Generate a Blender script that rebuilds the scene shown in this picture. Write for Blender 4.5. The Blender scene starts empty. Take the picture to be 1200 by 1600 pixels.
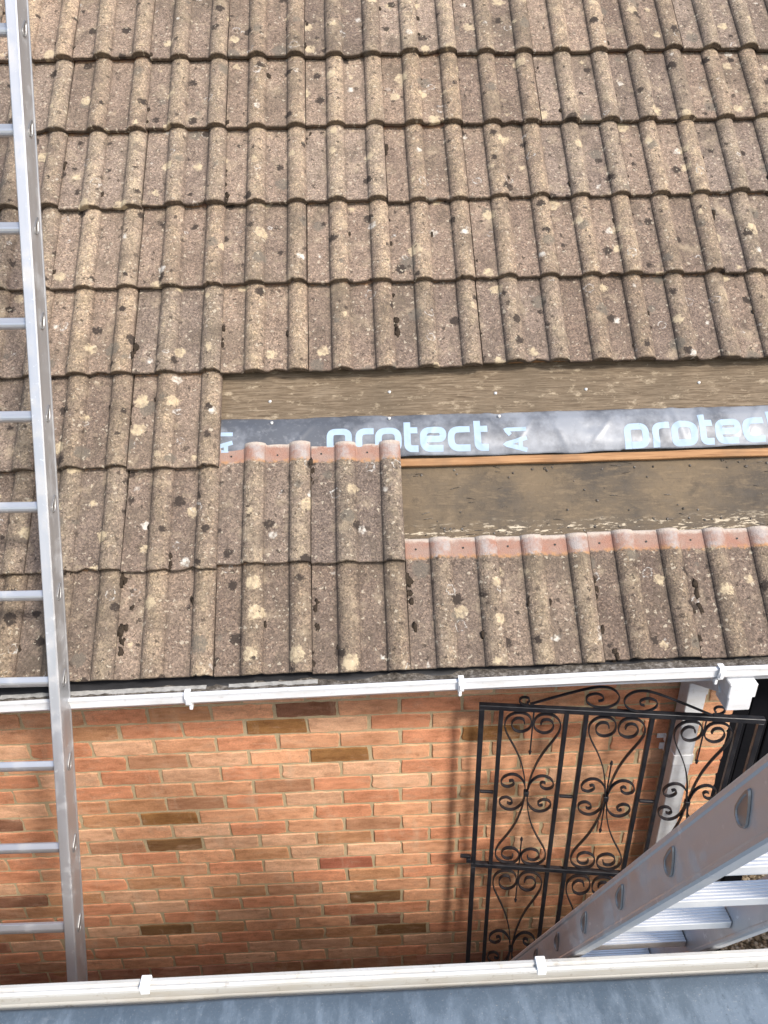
import bpy, math, random
from mathutils import Vector, Matrix, noise as mnoise
R_ = math.radians
rng = random.Random(7)
scene = bpy.context.scene
COL = scene.collection

# ------------------------------------------------------------------ camera
CAM = Vector((0.56609, -2.12988, 2.45438))
def cam_axes(p, y, r):
    fw = Vector((math.sin(y)*math.cos(p), math.cos(y)*math.cos(p), math.sin(p)))
    rt = Vector((math.cos(y), -math.sin(y), 0)); up = rt.cross(fw)
    return math.cos(r)*rt + math.sin(r)*up, -math.sin(r)*rt + math.cos(r)*up, fw
cr, cu, cf = cam_axes(R_(-28.056), R_(1.726), R_(-1.070))
cd = bpy.data.cameras.new('camera')
cd.sensor_fit = 'VERTICAL'; cd.sensor_height = 36.0; cd.lens = 1212.7/1600*36.0
cd.clip_start = 0.02; cd.clip_end = 500
cam = bpy.data.objects.new('camera', cd); COL.objects.link(cam)
cam.matrix_world = Matrix(((cr.x, cu.x, -cf.x, CAM.x), (cr.y, cu.y, -cf.y, CAM.y), (cr.z, cu.z, -cf.z, CAM.z), (0, 0, 0, 1)))
scene.camera = cam

# ------------------------------------------------------------------ light
SUN_AZ, SUN_EL = 142.0, 45.0            # measured from +Y towards +X
sv = Vector((math.sin(R_(SUN_AZ))*math.cos(R_(SUN_EL)), math.cos(R_(SUN_AZ))*math.cos(R_(SUN_EL)), math.sin(R_(SUN_EL))))
w = bpy.data.worlds.new('World'); scene.world = w; w.use_nodes = True
nt = w.node_tree; bg = nt.nodes['Background']
sky = nt.nodes.new('ShaderNodeTexSky'); sky.sky_type = 'NISHITA'; sky.sun_disc = False
sky.sun_elevation = R_(SUN_EL); sky.sun_rotation = R_(SUN_AZ)
sky.air_density = 1.2; sky.dust_density = 3.0; sky.ozone_density = 1.0
nt.links.new(sky.outputs[0], bg.inputs[0]); bg.inputs[1].default_value = 0.15
sl = bpy.data.lights.new('sun', 'SUN'); sl.energy = 2.4; sl.angle = R_(8.5); sl.color = (1.0, 0.955, 0.895)
so = bpy.data.objects.new('sun', sl); COL.objects.link(so); so.location = (4, -6, 7)
so.rotation_euler = sv.to_track_quat('Z', 'Y').to_euler()
vs = scene.view_settings
vs.view_transform = 'Standard'; vs.look = 'None'; vs.exposure = 0.74; vs.gamma = 1.0; vs.use_curve_mapping = False

# ------------------------------------------------------------------ object helpers
WM = {}
def place(o, parent=None, m=None):
    """link o with world matrix m under parent"""
    m = m or Matrix()
    COL.objects.link(o); WM[o] = m
    if parent is not None:
        o.parent = parent; o.matrix_basis = WM[parent].inverted() @ m
    else:
        o.matrix_basis = m
    return o
def mesh(name, verts, faces, mat=None, smooth=False):
    me = bpy.data.meshes.new(name); me.from_pydata([tuple(v) for v in verts], [], faces); me.update()
    if mat: me.materials.append(mat)
    if smooth:
        me.polygons.foreach_set('use_smooth', [True]*len(me.polygons))
    return me
def obj(name, me, parent=None, m=None, label=None, cat=None, group=None, kind=None):
    o = bpy.data.objects.new(name, me); place(o, parent, m)
    if label: o['label'] = label
    if cat: o['category'] = cat
    if group: o['group'] = group
    if kind: o['kind'] = kind
    return o
def empty(name, loc, label, cat, group=None, m=None):
    o = bpy.data.objects.new(name, None); o.empty_display_size = 0.1
    place(o, None, m or Matrix.Translation(loc)); o['label'] = label; o['category'] = cat
    if group: o['group'] = group
    return o
class MB:
    def __init__(s): s.v = []; s.f = []
    def add(s, v, f):
        b = len(s.v); s.v += [Vector(p) for p in v]; s.f += [tuple(i+b for i in q) for q in f]
    def box(s, x0, x1, y0, y1, z0, z1, bev=0.0):
        if bev <= 0:
            v = [(x, y, z) for z in (z0, z1) for y in (y0, y1) for x in (x0, x1)]
            s.add(v, [(0, 2, 3, 1), (4, 5, 7, 6), (0, 1, 5, 4), (2, 6, 7, 3), (0, 4, 6, 2), (1, 3, 7, 5)]); return
        b = min(bev, (x1-x0)*.45, (y1-y0)*.45, (z1-z0)*.45)
        c = Vector(((x0+x1)/2, (y0+y1)/2, (z0+z1)/2)); h = ((x1-x0)/2, (y1-y0)/2, (z1-z0)/2)
        vs_ = []; idx = {}
        for sx in (-1, 1):
            for sy in (-1, 1):
                for sz in (-1, 1):
                    for a in range(3):
                        p = [sx*(h[0]-b), sy*(h[1]-b), sz*(h[2]-b)]; p[a] = (sx, sy, sz)[a]*h[a]
                        idx[(sx, sy, sz, a)] = len(vs_); vs_.append(c+Vector(p))
        fs = []
        for a in range(3):
            o1, o2 = [(1, 2), (2, 0), (0, 1)][a]
            for sg in (-1, 1):
                q = []
                for (p1, p2) in ((-1, -1), (1, -1), (1, 1), (-1, 1)):
                    k = [0, 0, 0]; k[a] = sg; k[o1] = p1; k[o2] = p2; q.append(idx[(*k, a)])
                fs.append(tuple(q if sg > 0 else q[::-1]))
            for p1 in (-1, 1):
                for p2 in (-1, 1):
                    k0 = [0, 0, 0]; k0[o1] = p1; k0[o2] = p2
                    k0[a] = -1; A = tuple(k0); k0[a] = 1; B = tuple(k0)
                    q = [idx[(*A, o1)], idx[(*B, o1)], idx[(*B, o2)], idx[(*A, o2)]]
                    fs.append(tuple(q if p1*p2 < 0 else q[::-1]))
        for sx in (-1, 1):
            for sy in (-1, 1):
                for sz in (-1, 1):
                    q = [idx[(sx, sy, sz, a)] for a in range(3)]
                    fs.append(tuple(q if sx*sy*sz > 0 else q[::-1]))
        s.add(vs_, fs)
    def extrude(s, prof, x0, x1, closed=True, caps=True, n=1, jit=None):
        """profile [(y,z)] swept along x"""
        m = len(prof); vs_ = []
        for i in range(n+1):
            x = x0+(x1-x0)*i/n
            for k, (y, z) in enumerate(prof):
                d = jit(x, k) if jit else (0, 0); vs_.append((x, y+d[0], z+d[1]))
        fs = []
        for i in range(n):
            for k in range(m if closed else m-1):
                a = i*m+k; b = i*m+(k+1) % m; fs.append((a, b, b+m, a+m))
        if closed and caps:
            fs.append(tuple(range(m-1, -1, -1))); fs.append(tuple(n*m+k for k in range(m)))
        s.add(vs_, fs)
    def sweep(s, pts, nrm, wid, thk, closed_ends=True):
        """flat bar: path pts, constant binormal nrm (bar width along it), thickness in plane"""
        n = Vector(nrm).normalized(); pts = [Vector(p) for p in pts]; vs_ = []
        for i, p in enumerate(pts):
            t = (pts[min(i+1, len(pts)-1)]-pts[max(i-1, 0)]).normalized(); b = n.cross(t).normalized()
            for (aw, at) in ((-1, -1), (1, -1), (1, 1), (-1, 1)):
                vs_.append(p+n*(aw*wid/2)+b*(at*thk/2))
        fs = []
        for i in range(len(pts)-1):
            for k in range(4):
                a = i*4+k; b2 = i*4+(k+1) % 4; fs.append((a, b2, b2+4, a+4))
        fs += [(3, 2, 1, 0), tuple(len(vs_)-4+k for k in range(4))]
        s.add(vs_, fs)
    def tube(s, a, b, r0, r1=None, n=12, caps=True):
        a = Vector(a); b = Vector(b); r1 = r0 if r1 is None else r1
        d = (b-a).normalized(); u = d.orthogonal().normalized(); v = d.cross(u); vs_ = []
        for p, r in ((a, r0), (b, r1)):
            for k in range(n):
                t = 2*math.pi*k/n; vs_.append(p+u*(r*math.cos(t))+v*(r*math.sin(t)))
        fs = [(k, (k+1) % n, n+(k+1) % n, n+k) for k in range(n)]
        if caps: fs += [tuple(range(n-1, -1, -1)), tuple(range(n, 2*n))]
        s.add(vs_, fs)
    def blob(s, c, r, seed, squash=0.5, n=7, mrot=None):
        vs_ = []; fs = []; c = Vector(c); rows = 5
        for i in range(rows+1):
            th = math.pi*i/rows
            for k in range(n):
                ph = 2*math.pi*k/n
                d = Vector((math.sin(th)*math.cos(ph), math.sin(th)*math.sin(ph), math.cos(th)))
                q = d*r*(1+0.9*mnoise.noise(d*1.7+Vector((seed, seed*.37, 0))))
                q.z *= squash
                if mrot: q = mrot @ q
                vs_.append(c+q)
        for i in range(rows):
            for k in range(n):
                fs.append((i*n+k, (i+1)*n+k, (i+1)*n+(k+1) % n, i*n+(k+1) % n))
        s.add(vs_, fs)
    def me(s, name, mat=None, smooth=False): return mesh(name, s.v, s.f, mat, smooth)

# ------------------------------------------------------------------ material helpers
class NT:
    def __init__(s, name, rough=0.8, metallic=0.0, spec=0.3):
        s.m = bpy.data.materials.new(name); s.m.use_nodes = True; s.t = s.m.node_tree
        s.b = s.t.nodes['Principled BSDF']; s.b.inputs['Roughness'].default_value = rough
        s.b.inputs['Metallic'].default_value = metallic; s.b.inputs['Specular IOR Level'].default_value = spec
        s._tc = None
    def n(s, typ, **kw):
        x = s.t.nodes.new('ShaderNode'+typ)
        for k, v in kw.items():
            if hasattr(x, k) and not k[0].isupper(): setattr(x, k, v)
        return x
    def l(s, a, b): s.t.links.new(a, b)
    def inp(s, sock, v):
        if hasattr(v, 'is_output') or isinstance(v, bpy.types.NodeSocket): s.l(v, sock)
        else:
            try: sock.default_value = v
            except Exception:
                sock.default_value = (*v, 1.0) if len(v) == 3 else v
    def tc(s, which='Object'):
        if not s._tc: s._tc = s.n('TexCoord')
        return s._tc.outputs[which]
    def math(s, op, a, b=None, c=None, clamp=False):
        x = s.n('Math'); x.operation = op; x.use_clamp = clamp
        s.inp(x.inputs[0], a)
        if b is not None: s.inp(x.inputs[1], b)
        if c is not None: s.inp(x.inputs[2], c)
        return x.outputs[0]
    def vmath(s, op, a, b=None, scale=None):
        x = s.n('VectorMath'); x.operation = op; s.inp(x.inputs[0], a)
        if b is not None: s.inp(x.inputs[1], b)
        if scale is not None: s.inp(x.inputs['Scale'], scale)
        return x.outputs[0]
    def noise(s, vec, scale, detail=3.0, rough=0.55, dist=0.0, col=False):
        x = s.n('TexNoise'); s.l(vec, x.inputs['Vector']); x.inputs['Scale'].default_value = scale
        x.inputs['Detail'].default_value = detail; x.inputs['Roughness'].default_value = rough; x.inputs['Distortion'].default_value = dist
        return x.outputs['Color' if col else 'Fac']
    def voro(s, vec, scale, feature='F1', rand=1.0, dim='3D'):
        x = s.n('TexVoronoi'); x.voronoi_dimensions = dim; x.feature = feature
        s.l(vec, x.inputs['Vector']); x.inputs['Scale'].default_value = scale; x.inputs['Randomness'].default_value = rand
        return x
    def ramp(s, fac, stops, interp='LINEAR'):
        x = s.n('ValToRGB'); x.color_ramp.interpolation = interp; e = x.color_ramp.elements
        while len(e) > 1: e.remove(e[-1])
        for i, (p, c) in enumerate(stops):
            el = e[0] if i == 0 else e.new(p)
            el.position = p; el.color = (*c, 1) if len(c) == 3 else c
        s.inp(x.inputs[0], fac); return x.outputs[0]
    def mr(s, v, a, b, c=0.0, d=1.0, smooth=False):
        x = s.n('MapRange'); x.clamp = True
        if smooth: x.interpolation_type = 'SMOOTHSTEP'
        s.inp(x.inputs[0], v); s.inp(x.inputs[1], a); s.inp(x.inputs[2], b); s.inp(x.inputs[3], c); s.inp(x.inputs[4], d)
        return x.outputs[0]
    def mix(s, fac, a, b, mode='MIX'):
        x = s.n('Mix'); x.data_type = 'RGBA'; x.blend_type = mode
        s.inp(x.inputs[0], fac); s.inp(x.inputs[6], a); s.inp(x.inputs[7], b); return x.outputs[2]
    def mapping(s, vec, scale=(1, 1, 1), loc=(0, 0, 0), rot=(0, 0, 0)):
        x = s.n('Mapping'); s.l(vec, x.inputs[0]); x.inputs[1].default_value = loc; x.inputs[2].default_value = rot; x.inputs[3].default_value = scale
        return x.outputs[0]
    def sep(s, vec):
        x = s.n('SeparateXYZ'); s.l(vec, x.inputs[0]); return x.outputs
    def comb(s, a, b, c):
        x = s.n('CombineXYZ'); s.inp(x.inputs[0], a); s.inp(x.inputs[1], b); s.inp(x.inputs[2], c); return x.outputs[0]
    def objrand(s):
        x = s.n('ObjectInfo'); return x.outputs['Random'], x.outputs['Color']
    def bump(s, h, strength=0.4, dist=0.002):
        x = s.n('Bump'); x.inputs['Strength'].default_value = strength; x.inputs['Distance'].default_value = dist
        s.l(h, x.inputs['Height']); s.l(x.outputs[0], s.b.inputs['Normal']); return x
    def base(s, c): s.inp(s.b.inputs['Base Color'], c)
    def rough(s, v): s.inp(s.b.inputs['Roughness'], v)
    def spots(s, P, scale, r0, r1, dens, soft=0.03, seed=(0, 0, 0), ring=None):
        V = s.vmath('ADD', P, seed)
        v = s.voro(V, scale, dim='2D')
        c = s.n('SeparateColor'); s.l(v.outputs['Color'], c.inputs[0])
        rad = s.mr(c.outputs[0], 0, 1, r0, r1)
        on = s.math('LESS_THAN', c.outputs[1], dens)
        d = v.outputs['Distance']
        if ring: d = s.math('ABSOLUTE', s.math('SUBTRACT', d, rad)); rad = ring
        k = s.math('DIVIDE', s.math('SUBTRACT', rad, d), soft, clamp=True)
        return s.math('MULTIPLY', k, on)

def simple(name, col, rough=0.5, metallic=0.0, spec=0.4, var=0.12, vs_=20.0, bump=0.0):
    t = NT(name, rough, metallic, spec); P = t.tc()
    n1 = t.noise(P, vs_, 4); lo = tuple(c*(1-var) for c in col); hi = tuple(min(1, c*(1+var)) for c in col)
    t.base(t.mix(n1, lo, hi)); t.rough(t.mr(t.noise(P, vs_*2.3, 3), .3, .7, rough*.85, min(1, rough*1.15)))
    if bump: t.bump(t.noise(P, vs_*12, 3), bump, .001)
    return t.m

# ---- weathered concrete roof tile
def tile_material():
    t = NT('concrete_tile', 0.93, 0, 0.2); P0 = t.tc(); rnd, tint = t.objrand()
    off = t.comb(t.math('MULTIPLY', rnd, 37.3), t.math('MULTIPLY', rnd, 91.7), t.math('MULTIPLY', rnd, 13.1))
    P = t.vmath('ADD', P0, off)
    at = t.n('Attribute'); at.attribute_name = 'prof'
    pc = t.n('SeparateColor'); t.l(at.outputs['Color'], pc.inputs[0]); roll, groove, tailm = pc.outputs[0], pc.outputs[1], pc.outputs[2]
    n1 = t.noise(P, 7, 5, .6); n2 = t.noise(P, 22, 4, .6); n3 = t.noise(P, 60, 3, .6)
    pan = t.mix(t.mr(n1, .3, .7), (.172, .132, .109), (.245, .192, .156))
    tan = t.mix(n2, (.250, .199, .143), (.335, .272, .195))
    tanf = t.math('MULTIPLY', t.mr(roll, .25, .95), t.mr(n2, .3, .65, .10, .80))
    c = t.mix(tanf, pan, tan)
    # brightness differs from tile to tile
    c = t.mix(1.0, c, t.ramp(rnd, [(0, (.80, .80, .82)), (.5, (1, 1, 1)), (1, (1.14, 1.12, 1.08))]), 'MULTIPLY')
    c = t.mix(1.0, c, tint, 'MULTIPLY')
    # aggregate grain
    g1 = t.voro(P, 210); g1c = t.n('SeparateColor'); t.l(g1.outputs['Color'], g1c.inputs[0])
    c = t.mix(1.0, c, t.ramp(g1c.outputs[0], [(0, (.58, .56, .54)), (.35, (.90, .89, .88)), (.7, (1.04, 1.04, 1.03)), (1, (1.6, 1.55, 1.44))]), 'MULTIPLY')
    g2 = t.noise(P, 420, 2, .7)
    c = t.mix(1.0, c, t.ramp(g2, [(.3, (.72, .71, .7)), (.5, (1, 1, 1)), (.72, (1.35, 1.32, 1.25))]), 'MULTIPLY')
    # darker angle of roll and pan, strongest left of each roll; drifting grime patches
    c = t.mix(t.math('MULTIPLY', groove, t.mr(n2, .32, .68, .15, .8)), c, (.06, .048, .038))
    c = t.mix(t.mr(t.noise(P, 5, 6, .65), .50, .70, 0, .62), c, (.105, .084, .062))
    c = t.mix(t.mr(t.noise(t.mapping(P, (2.2, 1, 1), (7, 3, 0)), 9, 6, .7), .52, .70, 0, .6), c, (.085, .068, .052))
    c = t.mix(t.mr(t.noise(t.mapping(P, (1, 1, 1), (1, 13, 0)), 13, 6, .72), .55, .70, 0, .5), c, (.42, .34, .235))
    c = t.mix(t.math('MULTIPLY', tailm, .6), c, (.055, .042, .03))  # tail edges darkened: some grime, and their shade painted deeper
    # lichens: shape wobbles
    wob = t.vmath('SCALE', t.vmath('SUBTRACT', t.noise(P, 70, 3, .6, col=True), (.5, .5, .5)), scale=.030)
    Q = t.vmath('ADD', P, wob)
    Q2 = t.vmath('ADD', Q, t.vmath('SCALE', t.vmath('SUBTRACT', t.noise(P, 190, 2, .6, col=True), (.5, .5, .5)), scale=.016))
    c = t.mix(t.math('MULTIPLY', t.spots(Q, 6, .05, .20, .42, .05), .62), c, (.125, .112, .092))
    c = t.mix(t.math('MULTIPLY', t.spots(Q2, 8, .02, .23, .46, .05, (3.1, 7.7, 0)), t.mr(n3, .32, .58, .25, .95)), c, (.46, .375, .25))
    c = t.mix(t.math('MULTIPLY', t.spots(Q, 7.5, .02, .13, .18, .04, (11, 2.2, 0)), t.mr(n3, .36, .60, .15, .85)), c, (.56, .53, .47))
    c = t.mix(t.math('MULTIPLY', t.spots(Q, 9, .05, .15, .20, .012, (5, 19, 0), ring=.022), t.mr(n3, .42, .58, 0, .75)), c, (.46, .45, .42))
    c = t.mix(t.math('MULTIPLY', t.spots(Q2, 30, .04, .24, .52, .06, (21, 8, 0)), t.mr(n1, .35, .6, .35, .9)), c, (.052, .040, .032))
    c = t.mix(t.math('MULTIPLY', t.spots(Q2, 8.5, .02, .19, .62, .04, (8, 33, 0)), t.mr(n3, .25, .45, .6, .95)), c, (.040, .031, .026))
    c = t.mix(t.math('MULTIPLY', t.spots(Q, 60, .05, .3, .30, .08, (2, 54, 0)), .55), c, (.50, .44, .34))
    # clean terracotta-coloured head that the next course used to cover
    y = t.sep(P0)[1]; ye = t.math('ADD', y, t.math('MULTIPLY', t.math('SUBTRACT', t.noise(P, 90, 3, .6), .5), .018))
    hd = t.mix(t.mr(t.noise(P, 16, 4, .6), .38, .62), (.285, .155, .115), (.285, .195, .158))
    hd = t.mix(t.mr(t.math('ADD', t.math('MULTIPLY', roll, .28), t.noise(P, 26, 4, .6)), .62, .85, 0, .85), hd, (.33, .30, .285))
    hd = t.mix(t.mr(t.math('ADD', ye, t.math('MULTIPLY', t.noise(P, 30, 2), .02)), .412, .424), hd, (.42, .36, .31))
    hd = t.mix(1.0, hd, t.ramp(g2, [(.3, (.85, .85, .85)), (.7, (1.15, 1.15, 1.15))]), 'MULTIPLY')
    hm = t.mr(ye, .351, .357)
    edge = t.math('MULTIPLY', t.mr(ye, .346, .351), t.mr(ye, .366, .356)); 
    c = t.mix(hm, c, hd)
    c = t.mix(t.math('MULTIPLY', edge, t.mr(n3, .42, .60, .0, .85)), c, (.37, .205, .105))
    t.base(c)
    hgt = t.math('ADD', t.math('MULTIPLY', g1.outputs['Distance'], .8), t.math('ADD', g2, t.math('MULTIPLY', n3, .9)))
    t.bump(hgt, .55, .0022)
    return t.m
M = {}
M['tile'] = tile_material()

def brick_material(name, useobj=True):
    t = NT(name, 0.92, 0, 0.2); P0 = t.tc(); rnd, oc = t.objrand()
    off = t.comb(t.math('MULTIPLY', rnd, 57.3), t.math('MULTIPLY', rnd, 31.7), t.math('MULTIPLY', rnd, 73.1))
    P = t.vmath('ADD', P0, off); Ps = t.mapping(P, (1, 1, 3))
    c = oc if useobj else t.ramp(t.voro(t.mapping(P, (4.4, 1, 13)), 1).outputs['Color'], [(0, (.34, .145, .085)), (.6, (.44, .21, .13)), (1, (.3, .15, .07))])
    c = t.mix(1.0, c, t.ramp(t.noise(Ps, 14, 5, .62), [(.3, (.74, .70, .66)), (.5, (1, 1, 1)), (.72, (1.22, 1.26, 1.28))]), 'MULTIPLY')
    c = t.mix(t.mr(t.noise(Ps, 9, 5, .7), .53, .72, 0, .5), c, (.56, .37, .25))
    c = t.mix(t.mr(t.noise(t.mapping(P, (1, 1, 1), (9, 9, 9)), 30, 4, .65), .58, .75, 0, .55), c, (.26, .12, .06))
    c = t.mix(1.0, c, t.ramp(t.noise(P, 300, 3, .7), [(.3, (.76, .74, .72)), (.5, (1, 1, 1)), (.7, (1.22, 1.22, 1.2))]), 'MULTIPLY')
    gp = t.n('NewGeometry').outputs['Position']
    c = t.mix(1.0, c, t.ramp(t.noise(gp, 2.2, 5, .6), [(.3, (.80, .79, .78)), (.5, (1, 1, 1)), (.7, (1.13, 1.14, 1.15))]), 'MULTIPLY')
    c = t.mix(t.mr(t.noise(t.mapping(gp, (1.2, 1, .35), (4, 0, 2)), 7, 6, .72), .56, .74, 0, .45), c, (.66, .50, .35))
    v = t.voro(P, 70); c = t.mix(t.mr(v.outputs['Distance'], .10, .02, 0, .6), c, (.10, .05, .03))
    t.base(c)
    t.bump(t.math('ADD', t.noise(P, 180, 4, .65), t.math('MULTIPLY', t.noise(Ps, 25, 3), 1.5)), .35, .0018)
    return t.m
M['brick'] = brick_material('fired_brick'); M['brick_far'] = brick_material('fired_brick_mass', False)

def mortar():
    t = NT('mortar', .95, 0, .15); P = t.tc()
    c = t.mix(t.noise(P, 12, 5, .6), (.40, .315, .185), (.58, .49, .325))
    c = t.mix(1.0, c, t.ramp(t.noise(P, 260, 3, .7), [(.3, (.75, .74, .72)), (.7, (1.2, 1.2, 1.2))]), 'MULTIPLY')
    t.base(c); t.bump(t.noise(P, 220, 4, .7), .6, .002); return t.m
M['mortar'] = mortar()

def upvc(name, dirt=0.35, col=(.74, .76, .79)):
    t = NT(name, .32, 0, .5); P = t.tc()
    d = t.mr(t.noise(t.mapping(P, (1, 4, 4)), 9, 5, .65), .45, .8, 0, dirt)
    d2 = t.mr(t.noise(P, 60, 4, .7), .58, .75, 0, dirt*.8)
    c = t.mix(d, col, (.42, .38, .31)); c = t.mix(d2, c, (.26, .22, .17)); t.base(c)
    t.rough(t.mr(t.noise(P, 30, 3), .3, .7, .28, .5)); return t.m
M['upvc'] = upvc('white_upvc', .42, (.70, .715, .735)); M['upvc_dirty'] = upvc('dirty_white_upvc', .95, (.50, .49, .455)); M['upvc_lip'] = upvc('aged_white_upvc', .75, (.56, .555, .53)); M['upvc_clip'] = upvc('white_clip', .1, (.82, .83, .84))

def aluminium(name, axis_scale, col=(.72, .73, .75), r0=.24, r1=.5, dirt=.3):
    t = NT(name, .35, 1.0, .5); P = t.tc(); S = t.mapping(P, axis_scale)
    n1 = t.noise(S, 30, 5, .65); n2 = t.noise(P, 14, 5, .65); n3 = t.noise(P, 55, 4, .6)
    c = t.mix(n1, tuple(x*.82 for x in col), col)
    dm = t.mr(n2, .52, .75, 0, dirt); c = t.mix(dm, c, (.36, .35, .33))
    c = t.mix(t.mr(n3, .64, .72, 0, .5), c, (.86, .87, .88))
    t.base(c); t.rough(t.math('ADD', t.mr(n1, .3, .7, r0, r1), t.math('MULTIPLY', dm, .3)))
    t.inp(t.b.inputs['Metallic'], t.math('SUBTRACT', .76, t.math('MULTIPLY', dm, 1.1), clamp=True))
    t.bump(n1, .08, .0006); return t.m
M['alu'] = aluminium('aluminium', (1, 1, .06), (.60, .605, .62), .36, .55, .55); M['alu_rung'] = aluminium('aluminium_rung', (.06, 1, 1), (.86, .86, .86), .34, .5, .25)
M['alu_rung_dull'] = aluminium('dull_aluminium_rung', (.06, 1, 1), (.58, .585, .60), .3, .45, .4); M['alu_dark'] = aluminium('aluminium_swage', (1, 1, 1), (.30, .295, .29), .3, .5, .6)
M['rubber'] = simple('black_rubber', (.02, .02, .02), .7)

def iron():
    t = NT('black_painted_iron', .36, 0, .5); P = t.tc()
    c = t.mix(t.mr(t.noise(P, 25, 4), .4, .7), (.012, .013, .017), (.028, .028, .032))
    rust = t.mr(t.noise(P, 38, 5, .7), .62, .72, 0, .65); c = t.mix(rust, c, (.085, .035, .018))
    t.base(c); t.rough(t.mr(t.noise(P, 50, 3), .3, .7, .28, .55)); t.bump(t.noise(P, 160, 3), .2, .0008); return t.m
M['iron'] = iron()

def old_board():
    t = NT('weathered_timber_board', .85, 0, .2); P = t.tc(); S = t.mapping(P, (.9, 16, 16))
    n1 = t.noise(S, 9, 6, .68, .5); n2 = t.noise(P, 5, 4, .6); n3 = t.noise(t.mapping(P, (2.5, 75, 75)), 8, 4, .7)
    c = t.ramp(n1, [(.28, (.062, .046, .032)), (.46, (.150, .112, .075)), (.62, (.215, .168, .118)), (.8, (.30, .245, .18))])
    c = t.mix(t.mr(n3, .50, .62, 0, .75), c, (.060, .042, .026))
    c = t.mix(t.mr(n2, .45, .72, 0, .6), c, (.10, .078, .054))
    c = t.mix(t.mr(t.noise(t.mapping(P, (1, 2, 1)), 17, 6, .75), .56, .70, 0, .65), c, (.46, .38, .27))
    kn = t.voro(t.mapping(P, (1, 3, 1)), 3.1); c = t.mix(t.mr(kn.outputs['Distance'], .14, .03, 0, .8), c, (.05, .033, .02))
    t.base(c); t.bump(t.math('ADD', n1, n3), .5, .002); return t.m
M['board'] = old_board()
def fresh_batten():
    t = NT('fresh_batten', .75, 0, .25); P = t.tc(); S = t.mapping(P, (1, 22, 22))
    c = t.ramp(t.noise(S, 7, 5, .6), [(.3, (.19, .095, .042)), (.55, (.33, .18, .085)), (.8, (.43, .26, .135))])
    c = t.mix(t.mr(t.noise(P, 9, 4), .5, .72, 0, .7), c, (.2, .12, .065)); t.base(c); return t.m
M['batten'] = fresh_batten()
def felt():
    t = NT('aged_brown_underlay', .8, 0, .25); P = t.tc(); S = t.mapping(P, (1, 3, 3), rot=(0, 0, .35))
    n1 = t.noise(P, 4.2, 5, .6); n2 = t.noise(S, 18, 6, .7); n3 = t.noise(t.mapping(P, (2.2, 10, 1)), 9, 6, .75)
    c = t.mix(t.mr(n1, .36, .64), (.060, .050, .040), (.135, .100, .063))
    c = t.mix(t.mr(n2, .5, .72, 0, .7), c, (.205, .155, .102))
    c = t.mix(t.mr(t.noise(t.mapping(P, (1, 1, 1), (5, 5, 0)), 11, 7, .75), .56, .68, 0, .55), c, (.045, .037, .03))
    c = t.mix(t.mr(t.noise(t.mapping(P, (.5, 26, 1)), 11, 5, .7), .56, .70, 0, .5), c, (.055, .042, .03))
    y = t.sep(P)[1]
    sc = t.math('MULTIPLY', t.mr(n3, .545, .58), t.mr(t.math('ADD', y, t.math('MULTIPLY', n1, .10)), .535, .50))
    c = t.mix(t.math('MULTIPLY', sc, .8), c, (.55, .47, .35))
    t.base(c); t.rough(t.mr(n2, .3, .7, .6, .9)); t.bump(t.math('ADD', n2, t.noise(P, 120, 3, .7)), .5, .003); return t.m
M['felt'] = felt()
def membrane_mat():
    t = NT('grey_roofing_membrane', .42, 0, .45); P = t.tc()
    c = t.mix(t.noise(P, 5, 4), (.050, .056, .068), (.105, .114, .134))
    c = t.mix(t.mr(t.math('ADD', t.noise(P, 7, 5, .65), t.math('MULTIPLY', t.sep(P)[0], .16)), .56, .80, 0, .7), c, (.27, .29, .325))  # sky sheen painted into the colour, paler towards the right
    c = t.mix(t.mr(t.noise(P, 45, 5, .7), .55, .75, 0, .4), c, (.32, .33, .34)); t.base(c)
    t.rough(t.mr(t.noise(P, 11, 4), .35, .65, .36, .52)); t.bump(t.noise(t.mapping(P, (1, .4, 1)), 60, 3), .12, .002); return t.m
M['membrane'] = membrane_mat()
M['print'] = simple('pale_blue_print', (.30, .395, .51), .55, 0, .3, .16, 30)
M['dark_plastic'] = simple('black_eaves_felt', (.022, .022, .024), .55, 0, .4, .3, 30, .4)
M['torn_white'] = simple('torn_grey_white_strip', (.33, .325, .31), .8, 0, .2, .65, 55, .6)
def debris_mat():
    t = NT('gutter_debris', .95, 0, .1); P = t.tc()
    t.base(t.ramp(t.noise(P, 55, 5, .75), [(.3, (.035, .031, .026)), (.5, (.125, .11, .095)), (.72, (.36, .34, .31))]))
    t.bump(t.noise(P, 90, 4, .7), .8, .006); return t.m
M['debris'] = debris_mat()
M['moss'] = simple('dark_moss', (.040, .030, .022), .95, 0, .1, .5, 90, .8)
M['nail'] = simple('galvanised_nail', (.80, .79, .76), .4, .3, .5)
M['black_paint'] = simple('black_paint', (.006, .0065, .009), .8, 0, .15, .4, 14)
M['render'] = simple('pale_render', (.62, .58, .50), .9, 0, .2, .15, 6, .3)
M['soffit'] = simple('soffit_white', (.55, .53, .5), .6)
M['deck'] = simple('dark_roof_void', (.05, .042, .034), .95)
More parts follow.
